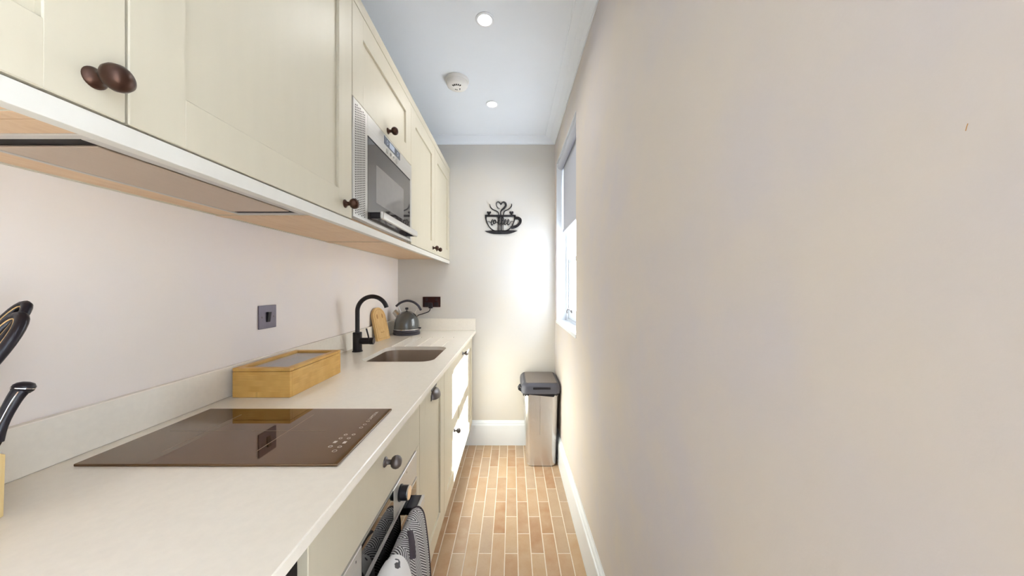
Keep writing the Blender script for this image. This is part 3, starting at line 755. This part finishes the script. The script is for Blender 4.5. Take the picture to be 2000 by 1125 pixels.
# --- switch plate on the left wall, socket on the back wall
sw = thing('light_switch', 'square pewter rocker switch plate on the left wall above the worktop', 'switch', (XL, 1.2215, 1.153))
obj('plate', B().box(XL + .0002, XL + .006, 1.1785, 1.2645, 1.110, 1.196, .0018), 'plate', sw)
rk = B(); rk.extr([(XL + .006, 1.2135, 1.134), (XL + .0085, 1.2135, 1.134), (XL + .014, 1.2135, 1.171), (XL + .006, 1.2135, 1.171)], (0, .016, 0))
obj('rocker', rk, 'black_soft', sw)
for yy in (1.1925, 1.2505):
    obj('screw', B().lathe([(.0032, 0), (.0032, .0006), (.0026, .001), (0, .001)], (XL + .006, yy, 1.153), 'X', 14), 'pewter', sw)
so = thing('wall_socket', 'dark bronze double socket on the back wall above the kettle', 'socket', (-.644, YB, 1.143))
obj('plate', B().box(-.7145, -.5735, YB - .007, YB - .0003, 1.1015, 1.1845, .002), 'socket', so)
for xx in (-.682, -.606):
    obj('socket_insert', B().box(xx - .017, xx + .017, YB - .0085, YB - .0065, 1.108, 1.140, .001, 1), 'black_soft', so)
    obj('rocker', B().box(xx - .007, xx + .007, YB - .011, YB - .0065, 1.152, 1.175, .002), 'black_soft', so)

# --- coffee cup sign on the back wall
sg = thing('coffee_sign', 'black coffee cup shaped wall sign with the word coffee and steam heart', 'wall sign', (-.069, YB, 1.686))
S = 1 / 12.5 / 243.4
def SP(u, v): return ((930 - 1000) / 243.4 + u * S, 1.265 + (560 - 380) / 243.4 - v * S)
Y0, Y1 = YB - .009, YB - .004
def flat(b, poly, y0=Y0, y1=Y1):
    b.extr([(x, y0, z) for x, z in poly], (0, y1 - y0, 0)); return b
def ribbon(b, pts, wd, y0=Y0, y1=Y1, n=7):
    P = spline([(p[0], p[1], 0) for p in pts], n)
    W = []
    for i in range(len(P)):
        f = i / (len(P) - 1) * (len(pts) - 1); k = min(int(f), len(pts) - 2); t = f - k
        W.append(wd[k] * (1 - t) + wd[k + 1] * t if isinstance(wd, list) else wd)
    Lf, Rt = [], []
    for i, p in enumerate(P):
        d_ = (P[min(i + 1, len(P) - 1)] - P[max(i - 1, 0)]).normalized(); nn = Vector((-d_.y, d_.x, 0)) * W[i] / 2
        Lf.append(SP(*(p + nn)[:2])); Rt.append(SP(*(p - nn)[:2]))
    for i in range(len(P) - 1): flat(b, [Lf[i], Lf[i + 1], Rt[i + 1], Rt[i]], y0, y1)
    return b
def sm(pts, n=5): return [(p.x, p.y) for p in spline([(a, b, 0) for a, b in pts], n)]
cup = B()
Lo = sm([(214, 500), (222, 590), (262, 710), (330, 820), (410, 895)]); Li = sm([(254, 545), (268, 650), (325, 775), (410, 855), (505, 892)])
Ro = sm([(966, 500), (958, 590), (918, 710), (850, 820), (770, 895)]); Ri = sm([(926, 545), (910, 660), (852, 780), (770, 855), (675, 892)])
for a, c in ((Lo, Li), (Ro, Ri)):
    for i in range(len(a) - 1): flat(cup, [SP(*a[i]), SP(*a[i + 1]), SP(*c[i + 1]), SP(*c[i])])
flat(cup, [SP(214, 500), SP(966, 500), SP(962, 550), SP(216, 550)])
ribbon(cup, [(945, 582), (1030, 580), (1078, 625), (1062, 700), (1000, 765), (920, 800), (850, 815)], [66, 66, 68, 66, 66, 66, 60])
obj('cup', cup, 'sign', sg, False)
sa = B(); top_ = sm([(214, 893), (400, 880), (600, 878), (820, 876), (1006, 884)], 4); bot = sm([(1006, 890), (900, 935), (780, 966), (600, 972), (420, 966), (300, 935), (214, 898)], 4)
flat(sa, [SP(*p) for p in top_ + bot]); obj('saucer', sa, 'sign', sg, False)
st_ = B()
ribbon(st_, [(332, 240), (348, 300), (385, 352), (445, 387), (505, 412), (545, 452), (556, 505)], [14, 22, 24, 24, 24, 24, 22])
obj('steam', st_, 'sign', sg, False); st_ = B()
ribbon(st_, [(862, 228), (864, 272), (838, 322), (785, 367), (720, 397), (682, 432), (664, 505)], [14, 22, 24, 24, 24, 24, 22])
obj('steam', st_, 'sign', sg, False)
ht = B()
ribbon(ht, [(578, 348), (535, 332), (500, 280), (496, 215), (535, 182), (580, 208), (606, 248)], [12, 16, 18, 18, 18, 24, 34])
ribbon(ht, [(606, 248), (632, 206), (672, 190), (715, 216), (724, 270), (690, 325), (632, 378), (600, 430), (600, 505)], [30, 30, 34, 46, 50, 46, 40, 32, 30])
obj('steam_heart', ht, 'sign', sg, False)
for hx in (315, 860):
    h2 = B(); ps = []
    for k in range(28):
        a = 2 * PI * k / 28; ps.append(SP(hx + 3.3 * 16 * math.sin(a) ** 3, 452 - 3.1 * (13 * math.cos(a) - 5 * math.cos(2 * a) - 2 * math.cos(3 * a) - math.cos(4 * a))))
    flat(h2, ps); flat(h2, [SP(hx - 14, 480), SP(hx + 14, 480), SP(hx + 18, 510), SP(hx - 18, 510)])
    obj('small_heart', h2, 'sign', sg, False)
for x_, w_ in ((538, 24), (580, 14), (618, 26), (662, 14)):
    obj('upright_bar', flat(B(), [SP(x_ - w_ / 2, 540), SP(x_ + w_ / 2, 540), SP(x_ + w_ / 2, 900), SP(x_ - w_ / 2, 900)]), 'sign', sg, False)
wd = B()
ribbon(wd, [(275, 668), (310, 662), (345, 676), (372, 690)], [8, 12, 12, 12])
ribbon(wd, [(418, 628), (398, 615), (378, 655), (370, 715), (382, 750), (405, 735), (428, 700)], [16, 18, 22, 24, 22, 16, 12])
ribbon(wd, [(462, 625), (432, 635), (420, 690), (440, 718), (472, 695), (478, 640), (458, 622), (470, 655), (510, 690)], [12, 18, 22, 18, 18, 20, 14, 12, 10])
ribbon(wd, [(510, 690), (560, 640), (585, 585), (568, 555), (548, 600), (545, 690), (560, 730), (590, 715), (612, 680)], [10, 12, 14, 14, 20, 22, 16, 12, 10])
ribbon(wd, [(600, 700), (640, 650), (668, 590), (652, 555), (632, 600), (630, 690), (644, 730), (670, 715), (692, 690)], [10, 12, 14, 14, 20, 22, 16, 12, 10])
ribbon(wd, [(685, 695), (718, 672), (730, 632), (712, 615), (692, 655), (690, 715), (708, 740), (738, 712), (762, 690)], [10, 14, 16, 16, 22, 22, 18, 14, 10])
ribbon(wd, [(755, 695), (788, 672), (802, 632), (784, 615), (764, 655), (762, 715), (782, 742), (815, 722), (845, 672), (875, 660), (915, 665)], [10, 14, 16, 16, 22, 22, 18, 14, 14, 12, 8])
obj('lettering', wd, 'sign', sg, False)
for u, v in ((250, 560), (930, 560), (600, 925)):
    x_, z_ = SP(u, v); pn = B(); pn.cyl((x_, YB - .005, z_), (x_, YB - .0002, z_), .004, seg=10)
    obj('wall_spacer', pn, 'sign', sg)

# --- bin
bn = thing('waste_bin', 'tall brushed steel bin with grey lid in the far right corner', 'bin', (.21, 2.44, 0))
obj('body', B().loft([rrect(.108, .309, 2.306, 2.562, .034, .004, 6), rrect(.104, .312, 2.302, 2.566, .036, .012, 6), rrect(.083, .326, 2.281, 2.603, .042, .522, 6)]), 'steel', bn, ang=40)
obj('foot_ring', B().loft([rrect(.112, .306, 2.308, 2.558, .032, .0005, 6), rrect(.112, .306, 2.308, 2.558, .032, .006, 6)]), 'black_soft', bn)
obj('front_seam', B().loft([[(.1955, 2.3055, .10), (.1967, 2.3055, .10), (.1967, 2.2985, .10), (.1955, 2.2985, .10)], [(.1955, 2.2835, .52), (.1967, 2.2835, .52), (.1967, 2.2808, .52), (.1955, 2.2808, .52)]]), 'pewter', bn, False)
lid = obj('lid', B().loft([rrect(.066, .340, 2.270, 2.618, .045, .520, 7), rrect(.062, .342, 2.266, 2.620, .047, .526, 7), rrect(.062, .342, 2.266, 2.620, .047, .556, 7), rrect(.068, .338, 2.273, 2.616, .045, .575, 7), rrect(.082, .328, 2.288, 2.606, .038, .5885, 7)]), 'lidplastic', bn, ang=40)
obj('lid_panel', B().loft([rrect(.100, .316, 2.305, 2.598, .014, .588, 5), rrect(.101, .315, 2.306, 2.597, .013, .5905, 5)]), 'lidsteel', lid)
obj('panel_rim', B().loft([rrect(.096, .320, 2.301, 2.602, .016, .5885, 5), rrect(.096, .320, 2.301, 2.602, .016, .5893, 5)]), 'pewter', lid)
obj('finger_slot', B().box(.145, .268, 2.2645, 2.275, .5525, .568, .003), 'black_soft', lid)
rng = random.Random(3); bg_ = bmesh.new(); prev = None
base_loop = rrect(.074, .333, 2.272, 2.612, .044, 0, 10)
ring_a, ring_b = [], []
cxm, cym = .205, 2.44
for i, p in enumerate(base_loop):
    o_ = rng.uniform(-.002, .005); dn = rng.uniform(.004, .020)
    dv = Vector((p.x - cxm, p.y - cym, 0)).normalized()
    lim = Vector((p.x, p.y, 0)) + dv * (o_ if p.x < .3 and p.y < 2.59 else -.002)
    ring_a.append(bg_.verts.new((lim.x, lim.y, .522))); ring_b.append(bg_.verts.new((lim.x - dv.x * .003, lim.y - dv.y * .003, .520 - dn)))
n_ = len(ring_a)
for i in range(n_): bg_.faces.new((ring_a[i], ring_a[(i + 1) % n_], ring_b[(i + 1) % n_], ring_b[i]))
bmesh.ops.solidify(bg_, geom=bg_.faces[:], thickness=.001)
bgp = B(); bgp.add(bg_)
for k in range(5):   # crumpled knot of bag by the left side
    yy = 2.30 + k * .02; z_ = .545 - k * .003
    bgp.tube(spline([(.066, yy, z_ - .012), (.050 + rng.uniform(-.006, .004), yy + .004, z_ + rng.uniform(-.004, .008)), (.056, yy + .006, z_ + .022), (.067, yy + .008, z_ + .012)], 4), .0045, 6)
obj('bag_edge', bgp, 'bag', bn)

# --- knife block with knives and scissors
kb = thing('knife_block', 'pale beech knife block cut off by the left edge of the picture', 'knife block', (-.825, .44, WT))
def kq(x0, x1, y0, y1, z0, z1): return [(x0, y0, z0), (x1, y0, z0), (x1, y1, z1), (x0, y1, z1)]
obj('block', B().loft([kq(-.878, -.772, .362, .494, WT + .0005, WT + .0005), kq(-.880, -.770, .360, .496, WT + .003, WT + .003),
    kq(-.880, -.770, .370, .498, 1.075, 1.010), kq(-.877, -.773, .373, .495, 1.078, 1.013)]), 'beech', kb)
def knife(label, base, tip):
    base, tip = Vector(base), Vector(tip); d_ = (tip - base).normalized()
    k = thing('kitchen_knife', label, 'knife', base, 'knives in the block')
    L = (tip - base).length
    pts = spline([base + d_ * .012, base + d_ * L * .4 + Vector((.0, -.002, 0)), base + d_ * L * .8 + Vector((0, -.001, 0)), tip + Vector((0, .002, 0))], 4)
    n = len(pts); rr = [.0085 + .0025 * abs(2 * i / (n - 1) - .9) for i in range(n)]
    h = obj('handle', B().tube(pts, rr, 14, .8), 'black_soft', k)
    obj('bolster', B().tube([base - d_ * .004, base + d_ * .013], [.0078, .0092], 14, .8), 'chrome', k)
    obj('tang', B().tube([p + Vector((.0062, -.0062, 0)) for p in pts[1:]], .0011, 6), 'chrome', h)
    obj('end_cap', B().tube([tip + Vector((0, .002, 0)) - d_ * .004, tip + Vector((0, .003, 0)), tip + Vector((0, .004, 0)) + d_ * .005, tip + Vector((0, .004, 0)) + d_ * .009, tip + Vector((0, .004, 0)) + d_ * .011], [.0108, .0132, .0130, .0098, .004], 16, .85), 'black_soft', h, ang=70)
    obj('end_band', B().tube([tip + Vector((0, .003, 0)) + d_ * .0005, tip + Vector((0, .003, 0)) + d_ * .0018], .0136, 16, .85), 'chrome', h)
    obj('blade', B().box(-.0007, .0007, -.012, .012, -.07, -.003, 0, 1, Matrix.Translation(base) @ d_.to_track_quat('Z', 'Y').to_matrix().to_4x4()), 'steel', k, False)
knife('black handled kitchen knife nearest the front corner of the knife block', (-.7815, .490, 1.020), (-.7755, .516, 1.103))
knife('black handled knife behind the scissors, beyond the left picture edge', (-.850, .450, 1.040), (-.844, .480, 1.125))
scs = thing('scissors', 'black kitchen scissors standing upright in the knife block', 'scissors', (-.81, .47, 1.04))
def sloop(c0, c1, w_):
    c0, c1 = Vector(c0), Vector(c1); d_ = (c1 - c0); L = d_.length; d_ = d_.normalized(); sd = Vector((1, 0, 0)); sd = (sd - d_ * d_.x).normalized()
    return [c0 + d_ * L * (.5 - .5 * math.cos(a)) + sd * w_ * math.sin(a) * (1 - .25 * math.cos(a)) for a in [2 * PI * k / 28 for k in range(29)]]
obj('handle_loop', B().tube(sloop((-.825, .487, 1.125), (-.806, .543, 1.236), .014), .0062, 12), 'black_soft', scs)
obj('handle_loop', B().tube(sloop((-.803, .480, 1.115), (-.796, .530, 1.218), .015), .0075, 12), 'black_soft', scs)
for c0, c1, w_ in (((-.825, .4805, 1.127), (-.806, .5365, 1.233), .012), ((-.803, .472, 1.118), (-.796, .522, 1.214), .0125)):
    obj('loop_highlight', B().tube(sloop(c0, c1, w_), .0009, 8), 'board', scs)  # thin pale line painting the edge highlight on each handle loop
obj('blade', B().box(-.004, .004, -.0015, .0015, -.05, .09, 0, 1, Matrix.Translation((-.812, .455, 1.045)) @ Matrix.Rotation(-.4, 4, 'X')), 'steel', scs, False)

# --- smoke detector
sd_ = thing('smoke_detector', 'round white smoke detector on the ceiling near the wall cabinets', 'smoke detector', (-.312, 1.87, ZC))
obj('base', B().lathe([(.066, 0), (.066, -.012), (.063, -.015)], (-.312, 1.87, ZC - .0003), 'Z', 40), 'detector', sd_)
hsd = obj('housing', B().lathe([(.061, -.014), (.061, -.026), (.057, -.036), (.047, -.043), (.020, -.046), (0, -.0465)], (-.312, 1.87, ZC), 'Z', 40), 'detector', sd_, ang=50)
for k in range(5):
    a = math.radians(-130 + k * 20)
    obj('vent_slot', B().box(-.0035, .0035, -.006, .006, -.0012, .0012, 0, 1, Matrix.Translation((-.312 + .030 * math.cos(a), 1.87 + .030 * math.sin(a), ZC - .0448)) @ Matrix.Rotation(a + PI / 2, 4, 'Z')), 'hole', hsd, False)
for dx, dy in ((-.012, .012), (-.004, .016), (.012, .014), (.014, .004)):
    obj('indicator', B().lathe([(.0028, 0), (.0028, -.002)], (-.312 + dx, 1.87 + dy, ZC - .0458), 'Z', 10), 'hole', hsd, False)

# --- recessed downlights (the row goes on over the camera)
def downlight(x, y, label):
    t = thing('ceiling_downlight', label, 'downlight', (x, y, ZC), 'recessed ceiling downlights')
    obj('trim_ring', B().lathe([(.041, -.0002), (.041, -.003), (.038, -.0055), (.031, -.005), (.0285, -.002), (.0285, -.0002)], (x, y, ZC), 'Z', 40, False), 'lampring', t)
    obj('lens', B().lathe([(.0284, -.0005), (.0284, -.0022), (0, -.0024)], (x, y, ZC), 'Z', 32), 'lamp', t)
    l_ = bpy.data.lights.new('downlight_lamp', 'AREA'); l_.shape = 'DISK'; l_.size = .055; l_.energy = LAMP_W; l_.color = (1.0, .98, .95); l_.spread = math.radians(150)
    lo_ = bpy.data.objects.new('downlight_lamp', l_); lo_.location = (0, 0, -.0065); COL.objects.link(lo_); lo_.parent = t
downlight(-.120, 1.446, 'white recessed downlight in the ceiling nearest the camera, above the smoke detector')
downlight(-.129, 2.116, 'white recessed downlight in the ceiling nearer the back wall')
